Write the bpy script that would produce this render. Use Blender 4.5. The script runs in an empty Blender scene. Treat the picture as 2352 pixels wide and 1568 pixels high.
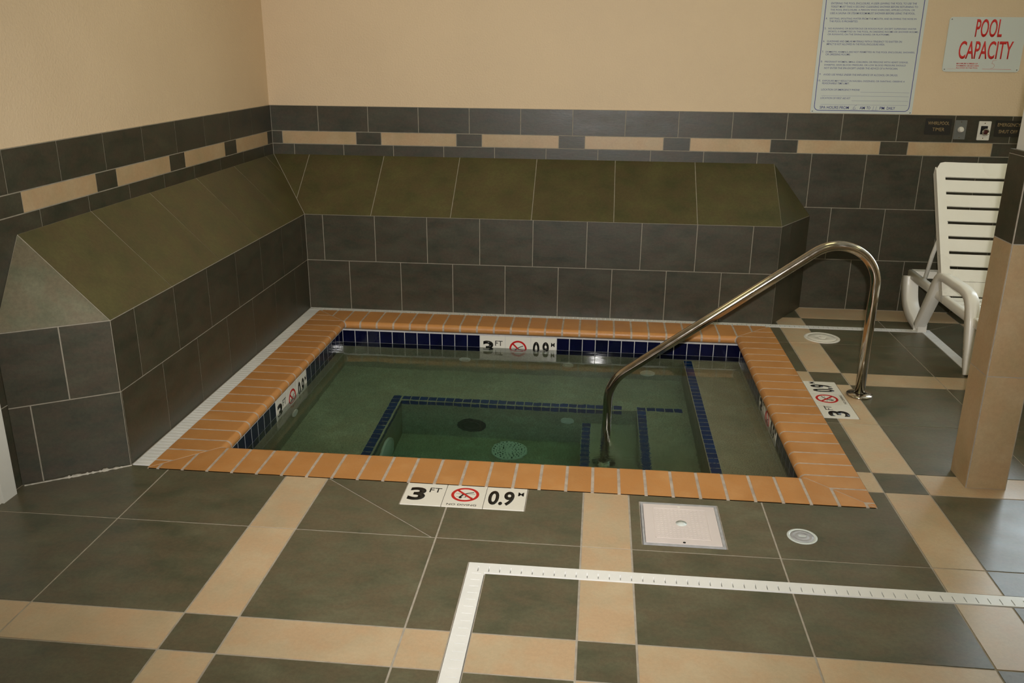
import bpy, bmesh, math, random
from mathutils import Vector, Matrix
random.seed(7)
S = bpy.context.scene
COL = S.collection
V = Vector
PI = math.pi

# ---------------------------------------------------------------- materials
def srgb(r, g, b):
    f = lambda c: (c/255/12.92) if c/255 <= .04045 else ((c/255+.055)/1.055)**2.4
    return (f(r), f(g), f(b), 1)

def new_mat(name):
    m = bpy.data.materials.new(name); m.use_nodes = True
    nt = m.node_tree
    b = nt.nodes['Principled BSDF']
    return m, nt, b

def N(nt, t, **kw):
    n = nt.nodes.new(t)
    for k, v in kw.items():
        if k in n.inputs: n.inputs[k].default_value = v
        else: setattr(n, k, v)
    return n

def mottled(name, c1, c2, c3=None, scale=5., rough=.4, rvar=.12, bump=.02, bscale=60., spec=.5, speck=0., tilevar=.12, coat=0., stretch=(1, 1, 1), metallic=0., gr=.28):
    """stone / ceramic / plaster: clouds of two or three tones plus a fine bump, every tile (attribute tv) shifted a little"""
    m, nt, b = new_mat(name); L = nt.links.new
    tc = N(nt, 'ShaderNodeTexCoord')
    at = N(nt, 'ShaderNodeAttribute', attribute_name='tv')
    mp = N(nt, 'ShaderNodeMapping'); mp.inputs['Scale'].default_value = stretch
    off = N(nt, 'ShaderNodeVectorMath', operation='ADD')
    sc = N(nt, 'ShaderNodeVectorMath', operation='SCALE'); sc.inputs[0].default_value = (37, 91, 53)
    L(at.outputs['Fac'], sc.inputs['Scale'])
    L(tc.outputs['Object'], mp.inputs['Vector']); L(mp.outputs[0], off.inputs[0]); L(sc.outputs[0], off.inputs[1])
    n1 = N(nt, 'ShaderNodeTexNoise', Scale=scale, Detail=4., Roughness=.55); L(off.outputs[0], n1.inputs['Vector'])
    r1 = N(nt, 'ShaderNodeValToRGB'); r1.color_ramp.elements[0].position = .34; r1.color_ramp.elements[1].position = .66
    r1.color_ramp.elements[0].color = c1; r1.color_ramp.elements[1].color = c2
    L(n1.outputs['Fac'], r1.inputs[0]); col = r1.outputs[0]
    if c3:
        n2 = N(nt, 'ShaderNodeTexNoise', Scale=scale*1.9, Detail=3., Roughness=.6); L(off.outputs[0], n2.inputs['Vector'])
        r2 = N(nt, 'ShaderNodeValToRGB'); r2.color_ramp.elements[0].position = .40; r2.color_ramp.elements[1].position = .62
        r2.color_ramp.elements[0].color = (0, 0, 0, 1); r2.color_ramp.elements[1].color = (.7, .7, .7, 1)
        L(n2.outputs['Fac'], r2.inputs[0])
        mx = N(nt, 'ShaderNodeMix', data_type='RGBA'); L(r2.outputs[0], mx.inputs[0]); L(col, mx.inputs[6]); mx.inputs[7].default_value = c3
        col = mx.outputs[2]
    if speck:
        n3 = N(nt, 'ShaderNodeTexNoise', Scale=speck, Detail=2., Roughness=.8); L(tc.outputs['Object'], n3.inputs['Vector'])
        mr = N(nt, 'ShaderNodeMapRange'); mr.inputs[1].default_value = .35; mr.inputs[2].default_value = .65; mr.inputs[3].default_value = 1-gr; mr.inputs[4].default_value = 1+gr
        L(n3.outputs['Fac'], mr.inputs[0])
        hs = N(nt, 'ShaderNodeHueSaturation'); L(mr.outputs[0], hs.inputs['Value']); L(col, hs.inputs['Color']); col = hs.outputs[0]
    if tilevar:
        mr = N(nt, 'ShaderNodeMapRange'); mr.inputs[3].default_value = 1-tilevar; mr.inputs[4].default_value = 1+tilevar
        L(at.outputs['Fac'], mr.inputs[0])
        hs = N(nt, 'ShaderNodeHueSaturation'); L(mr.outputs[0], hs.inputs['Value']); L(col, hs.inputs['Color']); col = hs.outputs[0]
    L(col, b.inputs['Base Color'])
    mr = N(nt, 'ShaderNodeMapRange'); mr.inputs[1].default_value = .3; mr.inputs[2].default_value = .7
    mr.inputs[3].default_value = max(.03, rough-rvar); mr.inputs[4].default_value = rough+rvar
    L(n1.outputs['Fac'], mr.inputs[0]); L(mr.outputs[0], b.inputs['Roughness'])
    b.inputs['Specular IOR Level'].default_value = spec
    b.inputs['Coat Weight'].default_value = coat; b.inputs['Coat Roughness'].default_value = .12
    b.inputs['Metallic'].default_value = metallic
    if bump:
        nb = N(nt, 'ShaderNodeTexNoise', Scale=bscale, Detail=4.); L(off.outputs[0], nb.inputs['Vector'])
        bp = N(nt, 'ShaderNodeBump', Distance=bump); bp.inputs['Strength'].default_value = .5
        L(nb.outputs['Fac'], bp.inputs['Height']); L(bp.outputs[0], b.inputs['Normal'])
    return m

def plain(name, c, rough=.5, metallic=0., spec=.5, bump=0., bscale=80., **kw):
    m, nt, b = new_mat(name)
    b.inputs['Base Color'].default_value = c; b.inputs['Roughness'].default_value = rough
    b.inputs['Metallic'].default_value = metallic; b.inputs['Specular IOR Level'].default_value = spec
    for k, v in kw.items(): b.inputs[k].default_value = v
    tc = N(nt, 'ShaderNodeTexCoord'); nb = N(nt, 'ShaderNodeTexNoise', Scale=bscale, Detail=3.)
    nt.links.new(tc.outputs['Object'], nb.inputs['Vector'])
    mr = N(nt, 'ShaderNodeMapRange'); mr.inputs[3].default_value = max(.02, rough-.05); mr.inputs[4].default_value = rough+.05
    nt.links.new(nb.outputs['Fac'], mr.inputs[0]); nt.links.new(mr.outputs[0], b.inputs['Roughness'])
    if bump:
        bp = N(nt, 'ShaderNodeBump', Distance=bump); nt.links.new(nb.outputs['Fac'], bp.inputs['Height']); nt.links.new(bp.outputs[0], b.inputs['Normal'])
    return m

def emit(name, c, s):
    m, nt, b = new_mat(name)
    b.inputs['Base Color'].default_value = (.8, .8, .8, 1); b.inputs['Emission Color'].default_value = c; b.inputs['Emission Strength'].default_value = s
    return m

M = {}
M['dark'] = mottled('slate_tile', srgb(78, 79, 61), srgb(101, 98, 77), srgb(98, 86, 67), scale=5.5, rough=.35, rvar=.04, bump=.0005, bscale=38, tilevar=.07, speck=70, gr=.10, stretch=(1, 1.5, 1))
M['darkwall'] = mottled('slate_wall_tile', srgb(47, 49, 36), srgb(64, 62, 47), srgb(65, 55, 42), scale=6, rough=.42, rvar=.04, bump=.0005, bscale=45, tilevar=.09, stretch=(1, 1, 2.2), speck=70, gr=.12)
M['slope'] = mottled('olive_slope_tile', srgb(66, 66, 38), srgb(84, 80, 47), srgb(80, 69, 44), scale=5, rough=.42, rvar=.04, bump=.0005, bscale=45, tilevar=.07, stretch=(1, 1, 1.5), speck=70, gr=.10)
M['beige'] = mottled('sand_tile', srgb(180, 160, 129), srgb(196, 175, 143), srgb(193, 160, 125), scale=5, rough=.37, rvar=.05, bump=.0004, bscale=38, tilevar=.05, speck=80, gr=.04)
M['beigewall'] = mottled('sand_wall_tile', srgb(168, 146, 110), srgb(184, 160, 126), srgb(178, 148, 112), scale=5, rough=.42, rvar=.06, bump=.0004, bscale=40, tilevar=.05, speck=80, gr=.04)
M['grout'] = mottled('tile_grout', srgb(158, 148, 134), srgb(176, 167, 152), scale=30, rough=.85, rvar=.05, bump=.001, bscale=300, tilevar=0)
M['groutdark'] = mottled('wall_grout', srgb(140, 134, 118), srgb(158, 150, 134), scale=30, rough=.85, rvar=.05, bump=.001, bscale=300, tilevar=0)
M['groutlight'] = mottled('pool_grout', srgb(188, 186, 186), srgb(206, 204, 202), scale=30, rough=.8, rvar=.05, bump=.001, bscale=300, tilevar=0)
M['brickgrout'] = mottled('brick_grout', srgb(166, 150, 134), srgb(190, 176, 160), scale=25, rough=.9, rvar=.03, bump=.002, bscale=200, tilevar=0)
M['brick'] = mottled('coping_brick', srgb(184, 128, 72), srgb(196, 142, 86), srgb(190, 131, 72), scale=7, rough=.42, rvar=.08, bump=.0015, bscale=90, tilevar=.06)
M['navy'] = mottled('navy_glazed_tile', srgb(9, 11, 36), srgb(13, 16, 50), scale=9, rough=.035, rvar=.003, bump=.00008, bscale=10, tilevar=.15, spec=.38)
M['blue'] = mottled('blue_trim_tile', srgb(14, 44, 92), srgb(20, 56, 108), scale=9, rough=.2, rvar=.03, bump=.001, bscale=14, tilevar=.12)
M['trimgrout'] = plain('trim_grout', srgb(170, 170, 140), .8)
M['plaster'] = mottled('pebble_plaster', srgb(142, 138, 112), srgb(164, 158, 131), srgb(152, 141, 114), scale=6, rough=.75, rvar=.05, bump=.002, bscale=220, speck=170, tilevar=0)
M['paint'] = mottled('painted_wall', srgb(212, 189, 156), srgb(217, 194, 161), scale=2, rough=.62, rvar=.04, bump=.0045, bscale=95, tilevar=0)
M['ceil'] = mottled('ceiling_paint', srgb(222, 216, 200), srgb(228, 222, 206), scale=2, rough=.8, rvar=.03, bump=.003, bscale=70, tilevar=0)
M['whitepl'] = mottled('white_plastic', srgb(222, 217, 205), srgb(229, 225, 214), scale=5, rough=.34, rvar=.05, bump=.0006, bscale=60, tilevar=0)
M['lidpl'] = mottled('lid_plastic', srgb(214, 203, 199), srgb(221, 210, 205), scale=5, rough=.4, rvar=.04, bump=.0006, bscale=60, tilevar=0)
M['chairpl'] = mottled('resin_plastic', srgb(234, 230, 220), srgb(240, 236, 227), scale=5, rough=.3, rvar=.05, bump=.0006, bscale=60, tilevar=0)
M['drainpl'] = mottled('drain_plastic', srgb(226, 226, 222), srgb(234, 233, 229), scale=8, rough=.38, rvar=.06, bump=.0006, bscale=60, tilevar=0)
M['slot'] = plain('dark_slot', srgb(40, 38, 36), .8)
M['grayslot'] = plain('channel_shadow_plastic', srgb(150, 148, 142), .7)
M['steel'] = mottled('polished_steel', (.47, .43, .37, 1), (.52, .48, .42, 1), scale=20, rough=.13, rvar=.03, bump=0, tilevar=0, metallic=1., stretch=(1, 1, 1))
M['signwhite'] = plain('sign_enamel', srgb(205, 211, 206), .3)
M['markwhite'] = plain('marker_glaze', srgb(226, 222, 210), .22, bump=.0005, bscale=30)
M['black'] = plain('black_glaze', srgb(22, 20, 18), .3)
M['red'] = plain('red_glaze', srgb(190, 24, 24), .35)
M['redink'] = plain('red_ink', srgb(205, 34, 28), .5)
M['penred'] = plain('faint_red_pen', srgb(190, 120, 108), .6)
M['blueink'] = plain('blue_ink', srgb(58, 66, 140), .5)
M['smallink'] = plain('small_print_ink', srgb(96, 104, 158), .5)
M['plaque'] = plain('dark_plaque', srgb(34, 32, 26), .45)
M['plaquetext'] = plain('gold_lettering', srgb(150, 128, 88), .5)
M['greyplate'] = plain('grey_metal_plate', srgb(118, 120, 116), .4, metallic=.3)
M['gap'] = plain('dark_recess', srgb(24, 22, 20), .9)
M['greyplastic'] = mottled('grey_plastic', srgb(158, 158, 160), srgb(174, 174, 176), scale=40, rough=.4, bump=.0005, tilevar=0)
M['darkplastic'] = mottled('dark_green_plastic', srgb(40, 52, 40), srgb(52, 62, 48), scale=20, rough=.4, bump=.0005, tilevar=0)
M['caulk'] = mottled('white_caulk', srgb(196, 190, 178), srgb(170, 164, 150), scale=40, rough=.8, bump=.003, bscale=120, tilevar=0)
M['knobdark'] = plain('dark_red_button', srgb(70, 22, 20), .3)
M['frame'] = plain('window_frame_paint', srgb(210, 208, 200), .4)
M['doorwhite'] = mottled('white_door_paint', srgb(216, 214, 206), srgb(224, 222, 214), scale=4, rough=.45, bump=.0006, bscale=50, tilevar=0)
M['daylight'] = emit('daylit_pane', (.80, .92, 1.0, 1), 7.5)
M['tube'] = emit('fluorescent_diffuser', (1.0, .95, .48, 1), 2.0)

# water: clear body that absorbs red first, small ripples on the surface
m, nt, b = new_mat('spa_water')
nt.nodes.remove(b); out = nt.nodes['Material Output']
L = nt.links.new
tc = N(nt, 'ShaderNodeTexCoord')
n1 = N(nt, 'ShaderNodeTexNoise', Scale=9., Detail=3., Roughness=.5)
n2 = N(nt, 'ShaderNodeTexNoise', Scale=34., Detail=4., Roughness=.6)
mp = N(nt, 'ShaderNodeMapping'); mp.inputs['Scale'].default_value = (.6, 1.35, 1)
L(tc.outputs['Object'], mp.inputs['Vector']); L(mp.outputs[0], n1.inputs['Vector']); L(mp.outputs[0], n2.inputs['Vector'])
# ripples are stronger where the returns push water (front right of the footwell and above the back seat)
def ball(cx, cy, r):
    d = N(nt, 'ShaderNodeVectorMath', operation='DISTANCE'); d.inputs[1].default_value = (cx, cy, 0)
    L(tc.outputs['Object'], d.inputs[0])
    mr = N(nt, 'ShaderNodeMapRange', interpolation_type='SMOOTHSTEP'); mr.inputs[1].default_value = 0; mr.inputs[2].default_value = r; mr.inputs[3].default_value = 1; mr.inputs[4].default_value = 0
    L(d.outputs['Value'], mr.inputs[0]); return mr.outputs[0]
a1, a2 = ball(.30, .95, .50), ball(-.75, 2.0, .55)
s = N(nt, 'ShaderNodeMath', operation='MULTIPLY_ADD'); L(a1, s.inputs[0]); s.inputs[1].default_value = 4.0; L(a2, s.inputs[2])
s2 = N(nt, 'ShaderNodeMath', operation='MULTIPLY_ADD'); L(s.outputs[0], s2.inputs[0]); s2.inputs[1].default_value = .5; s2.inputs[2].default_value = .10
h2 = N(nt, 'ShaderNodeMath', operation='MULTIPLY'); L(n2.outputs['Fac'], h2.inputs[0]); L(s2.outputs[0], h2.inputs[1])
h = N(nt, 'ShaderNodeMath', operation='ADD'); L(n1.outputs['Fac'], h.inputs[0]); L(h2.outputs[0], h.inputs[1])
bp = N(nt, 'ShaderNodeBump', Distance=.0017); bp.inputs['Strength'].default_value = .55; L(h.outputs[0], bp.inputs['Height'])
g = N(nt, 'ShaderNodeBsdfGlass', IOR=1.333, Roughness=0.0); L(bp.outputs[0], g.inputs['Normal']); L(g.outputs[0], out.inputs['Surface'])
va = N(nt, 'ShaderNodeVolumeAbsorption', Density=.75); va.inputs['Color'].default_value = (.36, .89, .76, 1); L(va.outputs[0], out.inputs['Volume'])
M['water'] = m

# ---------------------------------------------------------------- mesh helpers
class MB:
    """collects polygons, builds ONE mesh object"""
    def __init__(s): s.v = []; s.f = []; s.mi = []; s.tv = []; s.sm = []
    def poly(s, pts, mi=0, tv=.5, smooth=False):
        i = len(s.v); s.v += [tuple(p) for p in pts]; s.f.append(tuple(range(i, i+len(pts)))); s.mi.append(mi); s.tv.append(tv); s.sm.append(smooth)
    def grid(s, rows, mi=0, tv=.5, smooth=True, closed=False, cap=False):
        i0 = len(s.v); n = len(rows[0])
        for r in rows: s.v += [tuple(p) for p in r]
        for a in range(len(rows)-1):
            for c in range(n if closed else n-1):
                d = (c+1) % n
                s.f.append((i0+a*n+c, i0+a*n+d, i0+(a+1)*n+d, i0+(a+1)*n+c)); s.mi.append(mi); s.tv.append(tv); s.sm.append(smooth)
        if cap:
            for a in (0, len(rows)-1):
                f = tuple(i0+a*n+c for c in range(n)); s.f.append(f if a else f[::-1]); s.mi.append(mi); s.tv.append(tv); s.sm.append(False)
    def box(s, x0, x1, y0, y1, z0, z1, mi=0, tv=.5):
        p = [V((x, y, z)) for z in (z0, z1) for y in (y0, y1) for x in (x0, x1)]
        i = len(s.v); s.v += [tuple(q) for q in p]
        for f in ((0, 2, 3, 1), (4, 5, 7, 6), (0, 1, 5, 4), (2, 6, 7, 3), (0, 4, 6, 2), (1, 3, 7, 5)):
            s.f.append(tuple(i+k for k in f)); s.mi.append(mi); s.tv.append(tv); s.sm.append(False)
    def slab(s, O, U, W, Nn, poly, t0, t1, mi=0, tv=.5):
        """prism over a 2D polygon in the frame (O,U,W), from height t0 to t1 along Nn; polygon counter-clockwise in U,W with U x W = Nn"""
        a = sum(poly[i][0]*poly[(i+1) % len(poly)][1]-poly[(i+1) % len(poly)][0]*poly[i][1] for i in range(len(poly)))
        if abs(a) < 1e-7: return
        if a < 0: poly = poly[::-1]
        top = [O+U*p[0]+W*p[1]+Nn*t1 for p in poly]; bot = [O+U*p[0]+W*p[1]+Nn*t0 for p in poly]; n = len(poly)
        i = len(s.v); s.v += [tuple(q) for q in top+bot]
        fs = [tuple(i+k for k in range(n)), tuple(i+n+k for k in reversed(range(n)))]+[(i+k, i+n+k, i+n+(k+1) % n, i+(k+1) % n) for k in range(n)]
        for f in fs: s.f.append(f); s.mi.append(mi); s.tv.append(tv); s.sm.append(False)
    def cyl(s, c, ax, r, h, n=40, mi=0, r2=None, smooth=True):
        ax = V(ax).normalized(); u = ax.orthogonal().normalized(); w = ax.cross(u); c = V(c); r2 = r if r2 is None else r2
        R = lambda rr, t: [c+ax*t+(u*math.cos(2*PI*k/n)+w*math.sin(2*PI*k/n))*rr for k in range(n)]
        s.grid([R(r, 0), R(r2, h)], mi, closed=True, smooth=smooth, cap=True)
    def lathe(s, c, ax, prof, n=40, mi=0):
        ax = V(ax).normalized(); u = ax.orthogonal().normalized(); w = ax.cross(u); c = V(c)
        s.grid([[c+ax*t+(u*math.cos(2*PI*k/n)+w*math.sin(2*PI*k/n))*rr for k in range(n)] for rr, t in prof], mi, closed=True, cap=True)
    def build(s, name, mats, parent=None, loc=None):
        me = bpy.data.meshes.new(name); me.from_pydata(s.v, [], s.f)
        for k in (mats if isinstance(mats, (list, tuple)) else [mats]): me.materials.append(M[k])
        me.polygons.foreach_set('material_index', s.mi); me.polygons.foreach_set('use_smooth', s.sm)
        at = me.attributes.new('tv', 'FLOAT', 'FACE'); at.data.foreach_set('value', s.tv)
        me.update(); bmm = bmesh.new(); bmm.from_mesh(me); bmesh.ops.recalc_face_normals(bmm, faces=bmm.faces); bmm.to_mesh(me); bmm.free()
        o = bpy.data.objects.new(name, me); COL.objects.link(o)
        if loc is not None:
            me.transform(Matrix.Translation(-V(loc))); o.location = loc
        if parent is not None:
            o.parent = parent
            if parent.type == 'EMPTY' or True:
                o.matrix_parent_inverse = parent_world(parent).inverted()
        return o

def parent_world(p):
    m = p.matrix_basis.copy()
    if p.parent: m = parent_world(p.parent) @ p.matrix_parent_inverse @ m
    return m

def thing(name, label, cat, loc=(0, 0, 0), group=None):
    o = bpy.data.objects.new(name, None); COL.objects.link(o); o.empty_display_size = .1; o.location = loc
    return tag(o, label, cat, group)
def tag(o, label, cat, group=None):
    o['label'] = label; o['category'] = cat
    if group: o['group'] = group
    return o
def struct(o): o['kind'] = 'structure'; return o

def clip(poly, outline):
    """Sutherland-Hodgman against a convex ccw outline"""
    for i in range(len(outline)):
        a, b_ = outline[i], outline[(i+1) % len(outline)]
        side = lambda p: (b_[0]-a[0])*(p[1]-a[1])-(b_[1]-a[1])*(p[0]-a[0])
        res = []
        for j in range(len(poly)):
            p, q = poly[j], poly[(j+1) % len(poly)]; sp, sq = side(p), side(q)
            if sp >= 0: res.append(p)
            if (sp > 0 > sq) or (sp < 0 < sq):
                t = sp/(sp-sq); res.append((p[0]+(q[0]-p[0])*t, p[1]+(q[1]-p[1])*t))
        poly = res
        if len(poly) < 3: return []
    return poly
def inset_line(a, b_, g):
    dx, dy = b_[0]-a[0], b_[1]-a[1]; l = math.hypot(dx, dy); nx, ny = -dy/l*g, dx/l*g
    return (a[0]+nx, a[1]+ny), (b_[0]+nx, b_[1]+ny)
def shrink(outline, g):
    """offset of a convex ccw polygon inwards, as a clip list"""
    big = [(-99, -99), (99, -99), (99, 99), (-99, 99)]
    n = len(outline)
    for i in range(n):
        a, b_ = inset_line(outline[i], outline[(i+1) % n], g)
        dx, dy = b_[0]-a[0], b_[1]-a[1]; l = math.hypot(dx, dy); dx /= l; dy /= l
        A = (a[0]-dx*300, a[1]-dy*300); B = (a[0]+dx*300, a[1]+dy*300); Cc = (B[0]-dy*300, B[1]+dx*300); D = (A[0]-dy*300, A[1]+dx*300)
        big = clip(big, [A, B, Cc, D])
    return big
def subtract(rects, h):
    out = []
    for r in rects:
        x0, x1, y0, y1 = r[:4]; hx0, hx1, hy0, hy1 = h
        if hx0 >= x1 or hx1 <= x0 or hy0 >= y1 or hy1 <= y0: out.append(r); continue
        if hx0 > x0: out.append((x0, hx0, y0, y1)+r[4:])
        if hx1 < x1: out.append((hx1, x1, y0, y1)+r[4:])
        a, b_ = max(x0, hx0), min(x1, hx1)
        if hy0 > y0: out.append((a, b_, y0, hy0)+r[4:])
        if hy1 < y1: out.append((a, b_, hy1, y1)+r[4:])
    return out
rc = lambda r: [(r[0], r[2]), (r[1], r[2]), (r[1], r[3]), (r[0], r[3])]

def row(start, pitch, u0, u1, v0, v1, pattern=(0,), widths=None):
    """running row of tiles between u0 and u1: list of (u0,u1,v0,v1,mi)"""
    ws = widths or [pitch]; out = []; k = 0; per = sum(ws); n0 = math.floor((u0-start)/per)-1
    u = start+n0*per
    while u < u1:
        for j, w in enumerate(ws):
            a, b_ = max(u, u0), min(u+w, u1)
            if b_-a > .006: out.append((a, b_, v0, v1, pattern[j % len(pattern)]))
            u += w
    return out

def lay(mb, O, U, W, Nn, tiles, outline=None, gap=.004, t=.0015, base=0.):
    for q in tiles:
        r = [(q[0]+gap/2, q[2]+gap/2), (q[1]-gap/2, q[2]+gap/2), (q[1]-gap/2, q[3]-gap/2), (q[0]+gap/2, q[3]-gap/2)]
        if outline: r = clip(r, shrink(outline, gap/2))
        if len(r) >= 3: mb.slab(O, U, W, Nn, r, base, base+t, q[4], random.random())

def text(body, name, mat, O, U, W, w=None, h=None, parent=None, bold=0., align='LEFT', thick=.0004, lift=.0, cx=None, shear=0.):
    """lettering as a mesh: baseline-left at O (frame U right, W up), scaled to width w and cap height h"""
    cu = bpy.data.curves.new('lettering', 'FONT'); cu.body = body; cu.size = 1; cu.offset = bold; cu.fill_mode = 'FRONT'; cu.extrude = 0; cu.shear = shear; cu.resolution_u = 4
    ob = bpy.data.objects.new('lettering', cu); COL.objects.link(ob)
    dg = bpy.context.evaluated_depsgraph_get(); dg.update()
    me = bpy.data.meshes.new_from_object(ob.evaluated_get(dg)); bpy.data.objects.remove(ob); bpy.data.curves.remove(cu)
    xs = [v.co.x for v in me.vertices]; ys = [v.co.y for v in me.vertices]
    x0, x1, y0, y1 = min(xs), max(xs), min(ys), max(ys)
    sy = (h/(y1-y0)) if h else None; sx = (w/(x1-x0)) if w else sy
    if sy is None: sy = sx
    Nn = U.cross(W); wd = (x1-x0)*sx
    ox = {'LEFT': 0, 'CENTER': -wd/2, 'RIGHT': -wd}[align]
    for v in me.vertices:
        p = O+U*((v.co.x-x0)*sx+ox)+W*((v.co.y-y0)*sy)+Nn*lift; v.co = p
    me.name = name; me.materials.clear(); me.materials.append(M[mat])
    at = me.attributes.new('tv', 'FLOAT', 'FACE')
    bmm = bmesh.new(); bmm.from_mesh(me)
    bmm.normal_update()
    r = bmesh.ops.extrude_face_region(bmm, geom=bmm.faces[:])
    bmesh.ops.translate(bmm, vec=Nn*thick, verts=[e for e in r['geom'] if isinstance(e, bmesh.types.BMVert)])
    bmesh.ops.recalc_face_normals(bmm, faces=bmm.faces)
    bmm.to_mesh(me); bmm.free()
    o = bpy.data.objects.new(name, me); COL.objects.link(o)
    if parent is not None: o.parent = parent; o.matrix_parent_inverse = parent_world(parent).inverted()
    return o

def text_block(lines, name, mat, parent, Nn, lift, thick=.0003):
    """several lines of lettering joined into one printed part; line = (body, O, U, W, w, h, bold)"""
    bmm = bmesh.new()
    for body, O, U, W, w, h, bold in lines:
        o = text(body, 'tmp', mat, O, U, W, w=w, h=h, bold=bold, thick=thick, lift=lift)
        bmm.from_mesh(o.data); me = o.data; bpy.data.objects.remove(o); bpy.data.meshes.remove(me)
    me = bpy.data.meshes.new(name); bmm.to_mesh(me); bmm.free(); me.materials.append(M[mat])
    o = bpy.data.objects.new(name, me); COL.objects.link(o); o.parent = parent; o.matrix_parent_inverse = parent_world(parent).inverted()
    return o

X, Y, Z = V((1, 0, 0)), V((0, 1, 0)), V((0, 0, 1)); O0 = V((0, 0, 0))

# ---------------------------------------------------------------- measures of the place (metres)
xL, yB, xR, yF, zC = -2.156, 3.11, 6.0, -5.5, 2.85
zt, z1, z2, z3 = 1.250, 1.087, 1.005, .937            # wainscot top, bands, top of the ledge slope
bx, by = -1.830, 2.700                                 # front faces of the L-shaped ledge
bz, bz5 = .613, .319                                   # height of its front faces, joint between its two rows
PX0, PX1, PY0, PY1 = -1.54, .89, .59, 2.42             # inner faces of the pool walls
CX0, CX1, CY0, CY1 = -1.752, 1.092, .388, 2.645        # outer edges of the coping
zw = -.13

# ---------------------------------------------------------------- floor
gx = [-2.167, -1.664, -1.176, -1.006, -.504, 0, .171, .6685, 1.1555, 1.326, 1.803, 2.300, 2.470, 2.97, 3.47, 3.64, 4.14, 4.64, 4.81, 5.31, 5.81, 5.98, 6.0]
bxn = {(-1.176), 0, 1.1555, 2.300, 3.47, 4.64, 5.81}
gy = [-5.5, -5.36, -5.19, -4.69, -4.19, -4.02, -3.52, -3.02, -2.85, -2.35, -1.848, -1.677, -1.177, -.674, -.504, 0, .518, .688, 1.185, 1.686, 1.863, 2.3525, 2.868, 3.11]
byn = {-5.36, -4.19, -3.02, -1.848, -.674, .518, 1.686, 2.868}
holes = [(CX0, CX1, CY0, CY1), (-1.830, CX0, .41, 2.70), (-1.83, 2.060, CY1, 2.700), (2.000, 2.060, 1.55, CY1),
         (-.367, 3.4, -.198, -.140), (-.367, -.307, -4.0, -.198), (-.682, -.215, .217, .388), (1.092, 1.256, 1.240, 1.717), (.211, .497, .038, .338)]
mb = MB()
base = [(xL, xR, yF, yB)]
for h in holes[:4]+holes[4:]: base = subtract(base, h)
for r in base: mb.box(r[0], r[1], r[2], r[3], -.06, -.0018, 1)
for r in [(-.682, -.215, .217, .388), (1.092, 1.256, 1.240, 1.717), (.211, .497, .038, .338), (-1.830, CX0, .41, 2.70), (CX0, 2.060, CY1, 2.700), (2.000, 2.060, 1.55, CY1), (-.367, 3.4, -.198, -.140), (-.367, -.307, -4.0, -.198)]:
    mb.box(r[0], r[1], r[2], r[3], -.06, -.02, 1)
def half(poly, a, b_, g):
    a2, b2 = inset_line(a, b_, g); dx, dy = b2[0]-a2[0], b2[1]-a2[1]; l = math.hypot(dx, dy); dx /= l; dy /= l
    A = (a2[0]-dx*50, a2[1]-dy*50); B = (a2[0]+dx*50, a2[1]+dy*50)
    return clip(poly, [A, B, (B[0]-dy*50, B[1]+dx*50), (A[0]-dy*50, A[1]+dx*50)])
g = .0065
for i in range(len(gx)-1):
    for j in range(len(gy)-1):
        x0, x1_, y0, y1 = gx[i]+g/2, gx[i+1]-g/2, gy[j]+g/2, gy[j+1]-g/2
        x0 = max(x0, xL)
        if x1_-x0 < .01: continue
        beige = (gx[i] in bxn) != (gy[j] in byn)
        mi = 2 if beige else 0; tv = random.random()
        pcs = [(x0, x1_, y0, y1)]
        for h in holes: pcs = subtract(pcs, (h[0]-.003, h[1]+.003, h[2]-.003, h[3]+.003) if h[0] > -1.9 else h)
        cut = None
        if gx[i] == -1.006 and gy[j] == 0: cut = ((-1.009, .392), (-.504, -.012))
        if gx[i] == 1.803 and gy[j] == 2.3525: cut = ((2.058, 2.700), (2.300, 2.868))
        for p in pcs:
            q = rc(p)
            if cut:
                for a, b_ in (cut, cut[::-1]):
                    hq = half(q, a, b_, .0025)
                    if len(hq) > 2: mb.slab(O0, X, Y, Z, hq, -.004, 0, mi, tv if a == cut[0] else 1-tv)
            else: mb.slab(O0, X, Y, Z, q, -.004, 0, mi, tv)
fl = mb.build('floor', ['dark', 'grout', 'beige']); struct(fl)

# ---------------------------------------------------------------- walls
def wall(name, pieces):
    w = MB()
    for q in pieces: w.box(*q)
    return struct(w.build(name, 'paint'))
T = .010                                               # tile stands proud of the painted wall
wb = wall('wall_back', [(xL-.15, 2.75, yB+T, yB+.2, -.06, zC), (2.75, 5.4, yB+T, yB+.2, 2.45, zC), (2.75, 5.4, yB+T, yB+.2, -.06, .75), (5.4, xR+.15, yB+T, yB+.2, -.06, zC)])
mb = MB()
mb.box(xL-T, 2.74, yB+.0015, yB+T, 0, zt, 1)
rows = row(-1.838, .3335, xL, 2.73, z1, zt)
rows += row(-2.086, 0, xL, 2.73, z2, z1, (2, 0), [.498, .1675])
rows += row(-2.010, .3345, xL, 2.73, .667, z2)
rows += row(-1.836, .333, xL, 2.73, .333, .667)+row(-1.67, .333, xL, 2.73, 0, .333)
lay(mb, V((0, yB+.0015, 0)), X, Z, -Y, rows, gap=.0045)
o = mb.build('tile_wainscot', ['darkwall', 'groutdark', 'beigewall'], wb)

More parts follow.
